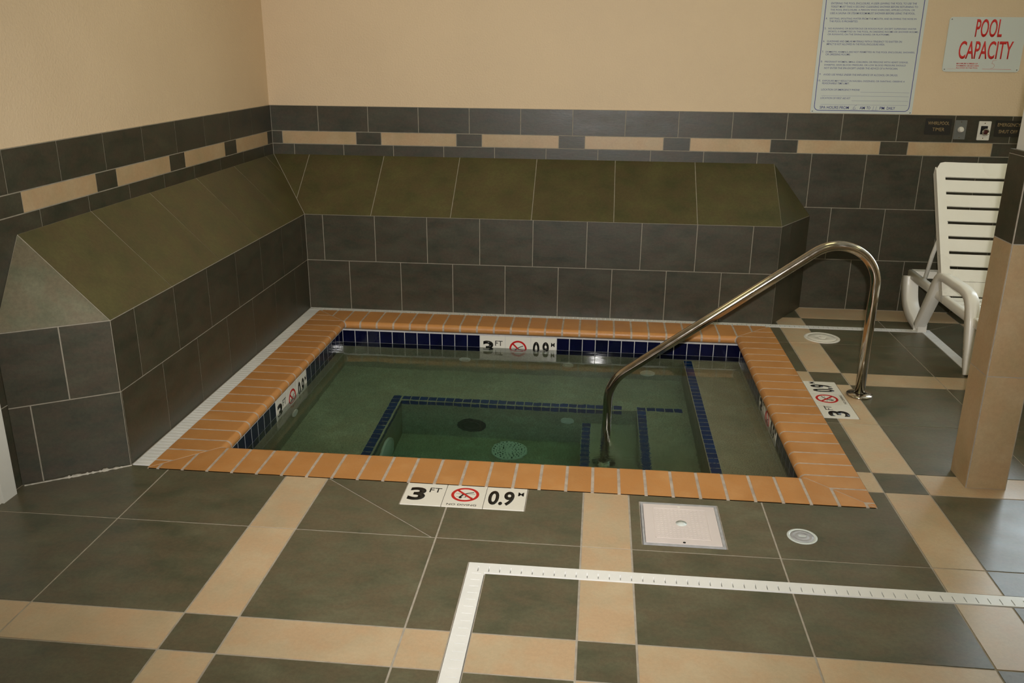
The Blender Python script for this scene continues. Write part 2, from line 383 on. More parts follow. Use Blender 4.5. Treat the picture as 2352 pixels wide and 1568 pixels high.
wl = wall('wall_left', [(xL-.2, xL-T, .13, yB+.2, -.06, zC), (xL-.2, xL-T, -.90, .13, 2.12, zC), (xL-.2, xL-T, yF, -.90, -.06, zC)])
mb = MB()
mb.box(xL-T, xL-.0015, .13, yB, 0, zt, 1); mb.box(xL-T, xL-.0015, yF, -1.0, 0, zt, 1)
for (u0, u1) in ((.13, yB), (yF, -1.0)):
    r_ = row(.402, .3395, u0, u1, z1, zt)+row(.475, 0, u0, u1, z2, z1, (2, 0), [.511, .1685])
    r_ += row(.571, .339, u0, u1, .667, z2)+row(.40, .339, u0, u1, .333, .667)+row(.23, .339, u0, u1, 0, .333)
    # frame: looking at -x, right-hand is +y
    lay(mb, V((xL-.0015, 0, 0)), Y, Z, X, r_, gap=.0045)
mb.build('tile_wainscot', ['darkwall', 'groutdark', 'beigewall'], wl)

wall('wall_right', [(xR, xR+.2, yF, yB+.2, -.06, zC)])
wall('wall_front', [(xL-.15, xR+.15, yF-.2, yF, -.06, zC)])
mb = MB(); mb.box(xL-.2, xR+.2, yF-.2, yB+.2, zC, zC+.15)
struct(mb.build('ceiling', 'ceil'))

# door in the left wall: only the foot of its casing shows at the edge of the frame
d = struct(bpy.data.objects.new('door_1', None)); COL.objects.link(d); d.location = (xL, -.4, 0)
mb = MB(); mb.box(xL-.12, xL+.022, .052, .128, 0, 2.12); mb.box(xL-.12, xL+.022, -.90, -.824, 0, 2.12); mb.box(xL-.12, xL+.022, -.824, .052, 2.045, 2.12)
mb.box(xL+.004, xL+.012, .040, .052, 0, 2.045)
mb.build('casing', 'doorwhite', d)
mb = MB(); mb.box(xL-.09, xL-.045, -.82, .048, .005, 2.04); mb.build('door_leaf', 'doorwhite', d)

# window beyond the post (daylight that the floor mirrors)
w_ = struct(bpy.data.objects.new('window_1', None)); COL.objects.link(w_); w_.location = (4.07, yB, .75)
mb = MB()
for q in ((2.75, 2.82, .75, 2.45), (5.33, 5.40, .75, 2.45), (3.66, 3.72, .82, 2.38), (4.50, 4.56, .82, 2.38)): mb.box(q[0], q[1], yB, yB+.08, q[2], q[3])
mb.box(2.82, 5.33, yB, yB+.08, .75, .82); mb.box(2.82, 5.33, yB, yB+.08, 2.38, 2.45); mb.box(2.70, 5.45, yB-.04, yB+.06, .72, .75)
mb.build('window_frame', 'frame', w_)
mb = MB()
for a, b_ in ((2.82, 3.66), (3.72, 4.50), (4.56, 5.33)): mb.box(a, b_, yB+.04, yB+.05, .82, 2.38)
mb.build('pane', 'daylight', w_)

# ---------------------------------------------------------------- tiled post
P0, P1, Q0, Q1 = 1.483, 1.636, .595, .752
post = struct(bpy.data.objects.new('trim_1', None)); COL.objects.link(post); post.location = ((P0+P1)/2, (Q0+Q1)/2, 0)
mb = MB(); mb.box(P0+.016, P1-.016, Q0+.016, Q1-.016, 1.28, zC); mb.build('painted_post', 'doorwhite', post)
mb = MB(); mb.box(P0+.0012, P1-.0012, Q0+.0012, Q1-.0012, 0, 1.285, 1)
seams = [(0, .465, 2), (.465, .967, 2), (.967, 1.272, 0)]
for za, zb, mi in seams:
    for O_, U_, w0 in ((V((P0, Q0+.0014, 0)), X, P1-P0), (V((P1-.0014, Q0, 0)), Y, Q1-Q0), (V((P1, Q1-.0014, 0)), -X, P1-P0), (V((P0+.0014, Q1, 0)), -Y, Q1-Q0)):
        nn = U_.cross(Z)
        mb.slab(O_, U_, Z, nn, [(.0048, za+.002), (w0-.0048, za+.002), (w0-.0048, zb-.002), (.0048, zb-.002)], 0, .0014, mi, random.random())
mb.box(P0+.001, P1-.001, Q0+.001, Q1-.001, 1.272, 1.287, 0)
mb.build('tile_cladding', ['darkwall', 'grout', 'beigewall'], post)

# ---------------------------------------------------------------- L-shaped tiled ledge along the left and back walls
ledge = thing('tiled_ledge', 'L-shaped dark tiled ledge with sloped olive top along both walls', 'ledge', (xL+.1, 1.5, 0))
e = .0015
# corner points
A1, A2 = .405, .190          # near end: front corner (y) and wall corner (y)
B1x, B2x = 1.115, 1.366      # right end: front corner (x) and wall corner (x)
apL, apB = .412, 1.110       # where the slopes start on the walls
gw = .012                    # keep clear of wall tile
xw, yw = xL+.0005, yB-.0005
def P(x, y, z): return V((x, y, z))
# solid core (grout colour) slightly inside the tiled faces
body = MB()
c = [P(xw, A2+2.2*e, 0), P(bx-e, A1+e, 0), P(bx-e, by+e, 0), P(B1x-e, by+e, 0), P(B2x-2.6*e, yw, 0), P(xw, yw, 0)]
ctop = [q+Z*(bz-e) for q in c]
TL, TC, TR = P(xw, apL, z3-e), P(xw, yw, z3-e), P(apB, yw, z3-e)
F = body.poly
F([c[0], c[1], ctop[1], ctop[0]]); F([c[1], c[2], ctop[2], ctop[1]]); F([c[2], c[3], ctop[3], ctop[2]]); F([c[3], c[4], ctop[4], ctop[3]])
F([ctop[0], ctop[1], TL]); F([ctop[1], ctop[2], TC, TL]); F([ctop[2], ctop[3], TR, TC]); F([ctop[3], ctop[4], TR])
F([c[0], ctop[0], TL, TC, c[5]]); F([c[5], TC, TR, ctop[4], c[4]]); F(c[::-1][:]) 
body.build('ledge_core', 'groutdark', ledge)
face = MB()
# left run front (normal +x): frame U=+y
lay(face, P(bx-e, 0, 0), Y, Z, X, row(.581, .339, A1, by, bz5, bz)+row(.751, .339, A1, by, 0, bz5), gap=.0045)
# back run front (normal -y): frame U=+x
lay(face, P(0, by+e, 0), X, Z, -Y, row(-1.715, .333, bx, B1x, bz5, bz)+row(-1.557, .334, bx, B1x, 0, bz5), gap=.0045)
# splayed ends
def end_face(p0, p1, joints_a, joints_b):
    U_ = (p1-p0); w0 = U_.length; U_.normalize(); nn = U_.cross(Z)
    for js, v0, v1 in ((joints_a, bz5, bz), (joints_b, 0, bz5)):
        js = [0]+js+[w0]
        lay(face, p0-nn*e, U_, Z, nn, [(js[k], js[k+1], v0, v1, 0) for k in range(len(js)-1)], gap=.0045)
end_face(P(xL, A2, 0), P(bx, A1, 0), [.21], [.075])
end_face(P(B1x, by, 0), P(B2x, yB, 0), [.16], [.28])
face.build('front_tiles', ['darkwall'], ledge)
slope = MB()
def slope_face(pts, O_, U_, joints, mi=0):
    """pts: ccw world polygon; tiles are strips across U_"""
    nn = (pts[1]-pts[0]).cross(pts[2]-pts[0]).normalized(); W_ = nn.cross(U_)
    out = [((p-O_).dot(U_), (p-O_).dot(W_)) for p in pts]
    a = sum(out[i][0]*out[(i+1) % len(out)][1]-out[(i+1) % len(out)][0]*out[i][1] for i in range(len(out)))
    if a < 0: out = out[::-1]
    v0, v1 = min(p[1] for p in out)-.01, max(p[1] for p in out)+.01
    lay(slope, O_-nn*e, U_, W_, nn, [(joints[k], joints[k+1], v0, v1, mi) for k in range(len(joints)-1)], outline=out, gap=.0045)
WL, WR, WC = P(xL, apL, z3), P(apB, yB, z3), P(xL, yB, z3)
FL, FC, FR = P(bx, A1, bz), P(bx, by, bz), P(B1x, by, bz)
js = [2.448-.512*k for k in range(-1, 4)]
slope_face([FL, FC, WC, WL], P(bx, 0, bz), Y, sorted([-.5]+js+[3.5]))
js = [-1.405+.505*k for k in range(-1, 5)]
slope_face([FR, WR, WC, FC], P(0, by, bz), X, sorted([-3.]+js+[3.]))
slope_face([P(xL, A2, bz), FL, WL], P(xL, A2, bz), (FL-P(xL, A2, bz)).normalized(), [-.2, 1.], 1)
slope_face([FR, P(B2x, yB, bz), WR], FR, (P(B2x, yB, bz)-FR).normalized(), [-.2, 1.])
slope.build('sloped_top', ['slope', 'dark'], ledge)
# rough caulk along the foot of the near end
mb = MB(); p0, p1 = P(xL+.01, A2, 0), P(bx+.004, A1-.002, 0); U_ = (p1-p0).normalized(); nn = U_.cross(Z)
prev = None; rows_ = []
for k in range(60):
    t = k/59; c_ = p0+(p1-p0)*t; r_ = .0015+.0055*random.random()*(1 if .35 < t < .9 else .2)
    rows_.append([c_+nn*r_*1.6, c_+nn*r_+Z*r_*.7, c_+Z*r_*1.5, c_-nn*.002])
mb.grid(rows_); mb.build('caulk_bead', 'caulk', ledge)

# ---------------------------------------------------------------- the spa
spa = thing('spa_pool', 'square sunken whirlpool spa with orange brick coping and navy waterline tiles', 'spa', ((PX0+PX1)/2, (PY0+PY1)/2, 0))
zf, z_seat, z_s3, z_s1 = -1.04, -.58, -.77, -.23
FX, FY, S3, S2, S1 = -1.071, 1.95, -.028, .272, .558
mb = MB()
mb.box(PX0-.12, PX1+.12, PY0-.12, PY1+.12, -1.2, zf)
mb.box(PX0-.12, PX0-.006, PY0-.12, PY1+.12, zf, -.047); mb.box(PX1+.006, PX1+.12, PY0-.12, PY1+.12, zf, -.047)
mb.box(PX0-.006, PX1+.006, PY0-.12, PY0-.006, zf, -.047); mb.box(PX0-.006, PX1+.006, PY1+.006, PY1+.12, zf, -.047)
zp = -.2095
mb.box(PX0-.006, PX0, PY0, PY1, zf, zp); mb.box(PX1, PX1+.006, PY0, PY1, zf, zp); mb.box(PX0-.006, PX1+.006, PY0-.006, PY0, zf, zp); mb.box(PX0-.006, PX1+.006, PY1, PY1+.006, zf, zp)
mb.build('basin', 'plaster', spa)
mb = MB()
mb.box(PX0, FX, PY0, PY1, zf, z_seat); mb.box(FX, S1, FY, PY1, zf, z_seat)
mb.build('seat_ledge', 'plaster', spa)
mb = MB(); mb.box(S3, S2, PY0, FY, zf, z_s3); st3 = mb.build('step', 'plaster', spa)
mb = MB(); mb.box(S2, S1, PY0, FY, zf, z_seat); st2 = mb.build('step', 'plaster', spa)
mb = MB(); mb.box(S1, PX1, PY0, PY1, zf, z_s1); st1 = mb.build('step', 'plaster', spa)
# blue trim: squares 50 mm
def trim(segs, parent):
    t = MB()
    for O_, U_, W_, n, p in segs:
        nn = U_.cross(W_); q = .0505
        t.slab(O_, U_, W_, nn, [(0, 0), (n*q, 0), (n*q, .0515), (0, .0515)], 0, .0012, 1)
        for k in range(n): t.slab(O_, U_, W_, nn, [(k*q+.002, .002), ((k+1)*q-.002, .002), ((k+1)*q-.002, .0495), (k*q+.002, .0495)], .0012, .0024, 0, random.random())
    return t.build('edge_trim', ['blue', 'trimgrout'], parent)
nB = 25; nL = 26
trim([(P(FX-.003, FY+.004, z_seat), X, Y, nB, 0), (P(FX+.05*0, FY, z_seat-.054), X, Z, nB, 0), (P(FX+.0, FY+.0555-.0505*(nL+1), z_seat), Y, -X, nL, 0), (P(FX, FY-.0505*nL, z_seat-.054), Y, Z, nL, 0)], [c_ for c_ in spa.children if c_.name.startswith('seat_ledge')][0]) if False else None
seat = [c_ for c_ in bpy.data.objects if c_.name.startswith('seat_ledge')][0]
# (outward-facing frames: horizontal U x W = +z; riser U x W = its normal)
trim([(P(FX, FY+.006, z_seat), X, Y, nB, 0),                                   # back tread row
      (P(FX+nB*.0505, FY, z_seat-.003), -X, -Z, nB, 0),                        # back riser row (normal -y)
      (P(FX-.006, FY+.058-nL*.0505, z_seat), Y, -X, nL, 0),                    # left tread row
      (P(FX, FY, z_seat-.003), -Y, -Z, nL, 0)], seat)                           # left riser row (normal +x)
trim([(P(S2+.053, FY+.055-27*.0505, z_seat), Y, -X, 27, 0), (P(S2+.056, FY+.004, z_seat), X, Y, 4, 0)], st2)
trim([(P(S3+.048, FY-.004-26*.0505, z_s3), Y, -X, 26, 0)], st3)
trim([(P(S1+.053, PY1-36*.0505, z_s1), Y, -X, 36, 0)], st1)

# waterline tile: two rows of 3 inch navy glazed squares in white grout, with gaps for the depth markers
q = (PX1-PX0)/31
band = MB()
zt_ = -.055
def band_side(O_, U_, n, skip, length):
    W_ = Z; nn = U_.cross(W_)
    band.slab(O_, U_, W_, nn, [(0, zp), (length, zp), (length, -.046), (0, -.046)], -.006, -.0004, 1)
    for k in range(n):
        if skip and skip[0] <= k < skip[1]: continue
        for v1 in (zt_, zt_-.0775):
            band.slab(O_, U_, W_, nn, [(k*q+.002, v1-.0745), ((k+1)*q-.002, v1-.0745), ((k+1)*q-.002, v1), (k*q+.002, v1)], -.0006, 0, 0, random.random())
band_side(P(PX0, PY1, 0), X, 31, (11, 17), PX1-PX0)                # back, normal -y
band_side(P(PX1, PY0, 0), -X, 31, None, PX1-PX0)                   # front
yq = PY0+q/3
band_side(P(PX0, yq-q+.001, 0), Y, 24, (9, 15), PY1-yq+q)             # left wall, normal +x
band_side(P(PX1, yq+23*q, 0), -Y, 24, (9, 15), 24*q)      # right wall, normal -x
band.build('waterline_tile', ['navy', 'groutlight'], spa)

# coping: bullnose bricks, mitred corners
def coping_run(mbk, mbg, O_, U_, Win, length, wid, joints):
    """O_ outer corner, U_ along, Win towards the pool; 45 degree mitres at both ends; every brick a bullnose block cut by the mitre"""
    r = .0235
    def zr(d_):
        if d_ <= wid-r: return -.044, .003
        c_ = math.sqrt(max(0, 1-((d_-wid+r)/r)**2)); return -.0205-.0235*c_, -.0205+.0235*c_
    base_d = [wid*k/6 for k in range(6)]+[wid-r+r*math.sin(PI/2*k/9) for k in range(10)]
    base_d = [d_ for d_ in base_d if d_ <= wid-r or True]
    def block(mbx, a, b_, g_, drop, mi, tv):
        d_end = min(wid-drop, b_-g_, length-a-g_)
        if d_end < .004: return
        ds = sorted(set([round(d_, 6) for d_ in base_d if d_ < d_end-1e-4]+[d_end]+[d_ for d_ in (a-g_, length-b_-g_) if 0 < d_ < d_end]))
        rows_ = []
        for d_ in ds:
            s0, s1 = max(a, d_+g_), min(b_, length-d_-g_)
            if s1 < s0: s0 = s1 = (s0+s1)/2
            lo, hi = zr(d_); hi -= drop; lo = min(lo+drop*.3, hi)
            rows_.append([O_+U_*s0+Win*d_+Z*lo, O_+U_*s1+Win*d_+Z*lo, O_+U_*s1+Win*d_+Z*hi, O_+U_*s0+Win*d_+Z*hi])
        mbx.grid(rows_, mi, tv, smooth=False, closed=True, cap=True)
    cells = [-1]+sorted(joints)+[length+1]
    for k in range(len(cells)-1):
        a, b_ = cells[k]+.0060, cells[k+1]-.0060
        if b_ < .02 or a > length-.02: continue
        block(mbk, a, b_, .0045, 0, 0, random.random())
    block(mbg, -1, length+1, 0, .0012, 1, .5)
cop = MB()
wS, wF, wBk = .232, .230, .238
Lx, Ly = CX1-CX0, CY1-CY0
coping_run(cop, cop, P(CX0, CY0, 0), X, Y, Lx, wF, [-.787+.1025*k-CX0 for k in range(-9, 19)])
coping_run(cop, cop, P(CX1, CY1, 0), -X, -Y, Lx, wBk, [CX1-(-1.423+.104*k) for k in range(-3, 25)])
coping_run(cop, cop, P(CX0, CY1, 0), -Y, X, Ly, wS, [CY1-(.563+.1037*k) for k in range(-2, 21)])
coping_run(cop, cop, P(CX1, CY0, 0), Y, -X, Ly, wS, [.527+.1052*k-CY0 for k in range(-1, 21)])
cop.build('coping', ['brick', 'brickgrout'], spa)

# fittings under water
def fitting(name, c_, ax, r, mat, rings=(1, .82, .55), hgt=.008, label=None, slots=0):
    f = MB(); prof = [(r, 0), (r, hgt*.6), (r*.96, hgt)]
    for k in rings[1:]: prof += [(r*(k+.03), hgt), (r*k, hgt*.55), (r*(k-.05), hgt)]
    prof += [(r*.2, hgt*1.15), (.002, hgt*1.2)]
    f.lathe(c_, ax, prof, 40); o_ = f.build(name, mat, spa)
    if label: o_['label'] = label
    return o_
fitting('wall_jet', P(-.772, PY1, -.366), -Y, .036, 'whitepl'); fitting('wall_jet', P(-.133, PY1, -.387), -Y, .036, 'whitepl')
fitting('wall_jet', P(.351, PY1, -.471), -Y, .046, 'whitepl'); fitting('wall_jet', P(PX0, 1.491, -.35), X, .036, 'whitepl')
fitting('wall_jet', P(-.114, FY, -.755), -Y, .038, 'whitepl')
fitting('suction_cover', P(-.664, FY, -.882), -Y, .085, 'darkplastic', label='dark round suction cover on the footwell wall')
dc = fitting('drain_cover', P(-.431, 1.815, zf), Z, .102, 'whitepl', rings=(1, .9, .72, .54, .36), hgt=.012)
mb = MB()
for ring_, cnt in ((.088, 26), (.072, 22), (.056, 17), (.040, 12), (.024, 7)):
    for k in range(cnt):
        a_ = 2*PI*k/cnt+ring_*40; mb.cyl(P(-.431+ring_*math.cos(a_), 1.815+ring_*math.sin(a_), zf+.0122), Z, .0042, .0008, 8)
pf = mb.build('perforations', 'darkplastic', dc); pf['kind'] = 'stuff'
fitting('pool_light', P(FX, 1.52, -.873), X, .164, 'whitepl', rings=(1, .85), hgt=.014, label='white round light lens on the left footwell wall')

# water
mb = MB()
nx, ny = 2, 2
mb.box(PX0-.003, PX1+.003, PY0-.003, PY1+.003, zf-.02, zw)
tag(mb.build('pool_water', 'water'), 'clear greenish water with small ripples filling the brick-edged spa', 'water')

# ---------------------------------------------------------------- depth markers
def diver(O_, U_, W_, nn, parent, s=1.):
    """red ring with slash; ring centre at O_, radius .052*s"""
    r1, r0 = .058*s, .046*s
    m2 = MB(); n = 48
    pt = lambda r, k, t: O_+(U_*math.cos(2*PI*k/n)+W_*math.sin(2*PI*k/n))*r+nn*t
    m2.grid([[pt(r0, k, 0), pt(r0, k, .0007), pt(r1, k, .0007), pt(r1, k, 0)] for k in range(n+1)], smooth=False)
    a = PI*.75; d1 = U_*math.cos(a)+W_*math.sin(a); d2 = nn.cross(d1)
    h = .0052*s
    m2.slab(O_, d1, d2, nn, [(-r0-.002, -h), (r0+.002, -h), (r0+.002, h), (-r0-.002, h)], 0, .0007)
    m2.build('prohibition_sign', 'red', parent)
    m3 = MB()
    def stroke(pts, w):
        for (ax_, ay), (bx_, by_) in zip(pts[:-1], pts[1:]):
            A_ = O_+U_*ax_*s+W_*ay*s; B_ = O_+U_*bx_*s+W_*by_*s; dd = (B_-A_); l = dd.length; dd.normalize(); ww = nn.cross(dd)
            m3.slab(A_, dd, ww, nn, [(0, -w/2), (l, -w/2), (l, w/2), (0, w/2)], 0, .00045)
    stroke([(-.040, .008), (-.018, .004), (.010, .007), (.040, .006)], .0012)
    stroke([(-.034, -.018), (-.012, -.022), (.012, -.019), (.034, -.022)], .0012)
    stroke([(.034, .022), (.012, .014), (-.006, .004)], .0045); stroke([(-.004, .008), (-.012, -.006), (-.020, -.024)], .008); stroke([(-.002, .002), (.006, -.008), (.002, -.024)], .003)
    m3.slab(O_, U_, W_, nn, [(-.017*s+.006*math.cos(k*PI/6), -.026*s+.006*math.sin(k*PI/6)) for k in range(12)], 0, .00045)
    m3.build('diver_figure', 'black', parent)

def marker(O_, U_, W_, w, h, label, caption=True, thick=.004, group=None):
    """three square tiles side by side: 3 FT | no diving | 0.9 M. O_ lower-left corner on the surface"""
    nn = U_.cross(W_); root = thing('depth_marker', label, 'depth marker', O_+U_*(w/2)+W_*(h/2), group); s = w/3
    for k in range(3):
        b0 = MB(); x0_, x1_ = k*s+.0012, (k+1)*s-.0012
        b0.slab(O_, U_, W_, nn, [(x0_, .001), (x1_, .001), (x1_, h-.001), (x0_, h-.001)], -thick, .0008, 0)
        t_ = b0.build('marker_tile', 'markwhite', root); oo = O_+U_*(k*s); li = .0008
        if k == 0:
            text('3', 'numeral', 'black', oo+U_*.018+W_*(h*.20), U_, W_, w=s*.42, h=h*.60, parent=t_, bold=.035, lift=li)
            text('FT', 'unit_lettering', 'black', oo+U_*(s*.60)+W_*(h*.60), U_, W_, w=s*.29, h=h*.21, parent=t_, bold=.004, lift=li)
        elif k == 1:
            diver(oo+U_*(s/2)+W_*(h*(.57 if caption else .5))+nn*li, U_, W_, nn, t_, s=.92)
            if caption: text('NO DIVING', 'caption', 'black', oo+U_*(s*.12)+W_*(h*.065), U_, W_, w=s*.72, h=h*.075, parent=t_, bold=.004, lift=li)
        else:
            text('0.9', 'numeral', 'black', oo+U_*(s*.08)+W_*(h*.17), U_, W_, w=s*.63, h=h*.66, parent=t_, bold=.03, lift=li)
            text('M', 'unit_lettering', 'black', oo+U_*(s*.79)+W_*(h*.64), U_, W_, w=s*.14, h=h*.17, parent=t_, bold=.012, lift=li)
    return root
marker(P(-.682, .219, 0), X, Y, .467, .166, 'white 3 FT depth tiles set in the floor at the front of the spa')
marker(P(1.2555, 1.242, 0), Y, -X, .473, .161, 'white 3 FT depth tiles in the floor beside the steel handrail foot')
hm = .155
marker(P(PX0+11*q+.0005, PY1, -.2095), X, Z, 6*q-.001, hm, 'half submerged 3 FT depth tiles on the far pool wall', caption=False, thick=.0015)
marker(P(PX0, yq-q+9*q+.0015, -.2095), Y, Z, 6*q-.001, hm, 'half submerged 3 FT depth tiles on the left pool wall', caption=False, thick=.0015)
marker(P(PX1, yq+23*q-9*q-.0005, -.2095), -Y, Z, 6*q-.001, hm, 'half submerged 3 FT depth tiles on the right pool wall under the brick nose', caption=False, thick=.0015)

# ---------------------------------------------------------------- deck drains
def drain(name, label, runs, slot, pitch):
    """runs: (x0,x1,y0,y1,axis); a channel with a slotted grate: rails and bars"""
    cx_, cy_ = runs[0][0], runs[0][2]
    root = thing(name, label, 'deck drain', (cx_, cy_, 0))
    ch, gr = MB(), MB()
    for x0, x1_, y0, y1, ax_, (ra, rb) in runs:
        ch.box(x0, x1_, y0, y1, -.019, -.009)
        if ax_ == 'x':
            w = y1-y0; gr.box(x0, x1_, y0, y0+w*ra, -.009, .0018); gr.box(x0, x1_, y1-w*rb, y1, -.009, .0018); k = x0
            while k < x1_-slot:
                gr.box(k, min(k+pitch-slot, x1_), y0+w*ra, y1-w*rb, -.009, .0018); k += pitch
        else:
            w = x1_-x0; gr.box(x0, x0+w*ra, y0, y1, -.009, .0018); gr.box(x1_-w*rb, x1_, y0, y1, -.009, .0018); k = y0
            while k < y1-slot:
                gr.box(x0+w*ra, x1_-w*rb, k, min(k+pitch-slot, y1), -.009, .0018); k += pitch
    ch.build('channel', 'slot' if name == 'x' else 'grayslot', root); gr.build('grate', 'drainpl', root)
    return root
drain('deck_drain', 'white slotted drain around the left and far sides of the spa', [(-1.826, CX0-.002, .412, CY1, 'y', (.06, .06)), (-1.826, 2.058, CY1+.002, 2.698, 'x', (.12, .12)), (2.0, 2.058, 1.55, CY1, 'y', (.12, .12))], .003, .029)
drain('deck_drain', 'white slotted drain running across the near floor and turning towards the bottom edge', [(-.365, 3.4, -.196, -.142, 'x', (.10, .36)), (-.365, -.309, -4.0, -.196, 'y', (.30, .14))], .003, .0355)

# ---------------------------------------------------------------- skimmer hatch and round covers in the deck
h = thing('access_hatch', 'square white plastic access lid set in the dark floor tile', 'hatch', (.354, .188, 0))
mb = MB(); x0, x1_, y0, y1 = .213, .495, .040, .336
for qd in ((x0, x1_, y0, y0+.010), (x0, x1_, y1-.014, y1), (x0, x0+.008, y0+.010, y1-.014), (x1_-.010, x1_, y0+.010, y1-.014)): mb.box(qd[0], qd[1], qd[2], qd[3], -.02, .001)
mb.build('frame', 'greyplastic', h)
mb = MB(); mb.box(x0+.0095, x1_-.0115, y0+.0115, y1-.0155, -.02, .0022)
lid = mb.build('lid', 'lidpl', h)
mb = MB(); a, b_, c_, d_ = x0+.045, x1_-.045, y0+.045, y1-.042
for qd in ((a, b_, c_, c_+.0016), (a, b_, d_-.0016, d_), (a, a+.0016, c_, d_), (b_-.0016, b_, c_, d_)): mb.box(*qd, .0022, .0030)
import itertools
for i_, j_ in itertools.product(range(13), range(14)):
    cx_, cy_ = a+.012+i_*(b_-a-.024)/12, c_+.012+j_*(d_-c_-.024)/13
    if math.hypot(cx_-.354, cy_-.190) > .03: mb.slab(P(cx_, cy_, 0), X, Y, Z, [(-.004, 0), (0, -.0025), (.004, 0), (0, .0025)], .0022, .0027)
mb.build('embossed_pattern', 'lidpl', lid)
mb = MB(); mb.lathe(P(.354, .190, .0022), Z, [(.020, 0), (.020, .0006), (.012, .0008), (.011, .003), (.003, .0034)], 28); mb.build('lock_knob', 'signwhite', lid)
for (sx, sy, mt) in ((.354, .309, 'whitepl'), (.354, .060, 'slot')):
    mb = MB(); mb.cyl(P(sx, sy, .0022), Z, .005, .001, 16); mb.build('screw', mt, lid)

r = thing('floor_cleanout', 'small round grey cleanout cap in the near dark floor', 'cleanout cap', (.769, .151, 0))
mb = MB(); mb.lathe(P(.769, .151, 0), Z, [(.052, 0), (.052, .0015), (.049, .0022), (.043, .0022), (.042, .001), (.041, .001)], 48); mb.build('rim', 'signwhite', r)
mb = MB(); mb.lathe(P(.769, .151, .0008), Z, [(.0405, 0), (.0405, .0012), (.030, .0012), (.029, .0006), (.022, .0006), (.021, .0016), (.012, .0018), (.011, .0008), (.002, .0008)], 48); cap_ = mb.build('cap', 'greyplastic', r)
mb = MB(); mb.box(.756, .782, .148, .154, .0016, .0034); mb.build('slot_bar', 'signwhite', cap_)

r = thing('skimmer_lid', 'round cream skimmer lid on the far floor beside the handrail', 'lid', (1.363, 2.458, 0))
mb = MB(); mb.lathe(P(1.363, 2.458, 0), Z, [(.103, 0), (.103, .003), (.099, .005), (.084, .005), (.083, .0035), (.080, .0035), (.079, .005), (.03, .0052), (.028, .004), (.003, .004)], 56); lid2 = mb.build('cover', 'whitepl', r)
mb = MB(); mb.lathe(P(1.363, 2.458, .004), Z, [(.022, 0), (.022, .002), (.018, .003), (.002, .003)], 28); mb.box(1.361, 1.365, 2.442, 2.474, .0068, .0082); mb.build('lock_disc', 'whitepl', lid2)

# ---------------------------------------------------------------- handrail
rail = thing('handrail', 'bent stainless steel handrail reaching from the deck down into the spa', 'handrail', (1.336, 1.548, 0))
def fillet(pts, rad, n=16):
    out = [V(pts[0])]
    for i_ in range(1, len(pts)-1):
        p_, a_, b2 = V(pts[i_]), V(pts[i_-1]), V(pts[i_+1]); u_, v_ = (a_-p_).normalized(), (b2-p_).normalized()
        th = u_.angle(v_); tl = rad[i_-1]/math.tan(th/2); c2 = p_+(u_+v_).normalized()*(rad[i_-1]/math.sin(th/2))
        s_, e_ = p_+u_*tl-c2, p_+v_*tl-c2; an = s_.angle(e_)
        for k in range(n+1): f_ = k/n; out.append(c2+(s_*math.sin((1-f_)*an)+e_*math.sin(f_*an))/math.sin(an))
    return out+[V(pts[-1])]
def tube(mbx, path, r_, n=28, mi=0):
    rows_ = []; pu = None
    for i_, p_ in enumerate(path):
        t_ = (path[min(i_+1, len(path)-1)]-path[max(i_-1, 0)]).normalized()
        if pu is None: pu = t_.orthogonal().normalized()
        pu = (pu-t_*pu.dot(t_)).normalized(); w_2 = t_.cross(pu)
        rr = r_(i_) if callable(r_) else r_
        rows_.append([p_+(pu*math.cos(2*PI*k/n)+w_2*math.sin(2*PI*k/n))*rr for k in range(n)])
    mbx.grid(rows_, mi, closed=True, cap=True)
def ry(x): return 1.500+(x-.104)*(.048/1.232)
pl_ = [(1.336, 0), (1.336, .930), (.101, .033), (.094, z_s3)]
path = fillet([(x, ry(x), z) for x, z in pl_], [.189, .19], 22)
mb = MB(); tube(mb, path, .0235, 36); mb.build('tube', 'steel', rail)
mb = MB(); mb.lathe(P(1.336, 1.548, 0), Z, [(.063, 0), (.063, .006), (.060, .010), (.030, .0135), (.0245, .015), (.0243, .012)], 44); mb.build('flange', 'steel', rail)
mb = MB(); mb.lathe(P(.094, 1.500, z_s3), Z, [(.063, 0), (.063, .006), (.060, .010), (.036, .022), (.0245, .030), (.0243, .012)], 44); mb.build('flange', 'steel', rail)

# ---------------------------------------------------------------- signs and switches on the far wall
yS = yB+T-.0005
nrm = -Y
def rrect(w, h_, r_, n=6):
    out = []
    for cx_, cy_, a0 in ((w-r_, r_, -PI/2), (w-r_, h_-r_, 0), (r_, h_-r_, PI/2), (r_, r_, PI)):
        out += [(cx_+r_*math.cos(a0+PI/2*k/n), cy_+r_*math.sin(a0+PI/2*k/n)) for k in range(n+1)]
    return out
s1 = thing('rules_sign', 'tall white notice of spa rules with blue border and print', 'sign', (1.60, yS, 1.70))
mb = MB(); mb.slab(P(1.296, yS, 1.252), X, Z, nrm, rrect(.606, .95, .006), 0, .004); pan = mb.build('panel', 'signwhite', s1)
ys = yS-.004
mb = MB(); O_ = P(1.315, ys, 1.266)
wi, hi_, rr, th = .568, .905, .028, .0038
oa, ob_ = rrect(wi, hi_, rr), [(x+th, z+th) for x, z in rrect(wi-2*th, hi_-2*th, rr-th)]
n_ = len(oa); K = lambda p_, t: O_+X*p_[0]+Z*p_[1]+nrm*t
mb.grid([[K(oa[k % n_], 0), K(oa[k % n_], .0004), K(ob_[k % n_], .0004), K(ob_[k % n_], 0)] for k in range(n_+1)], smooth=False)
mb.build('border_line', 'blueink', s1)
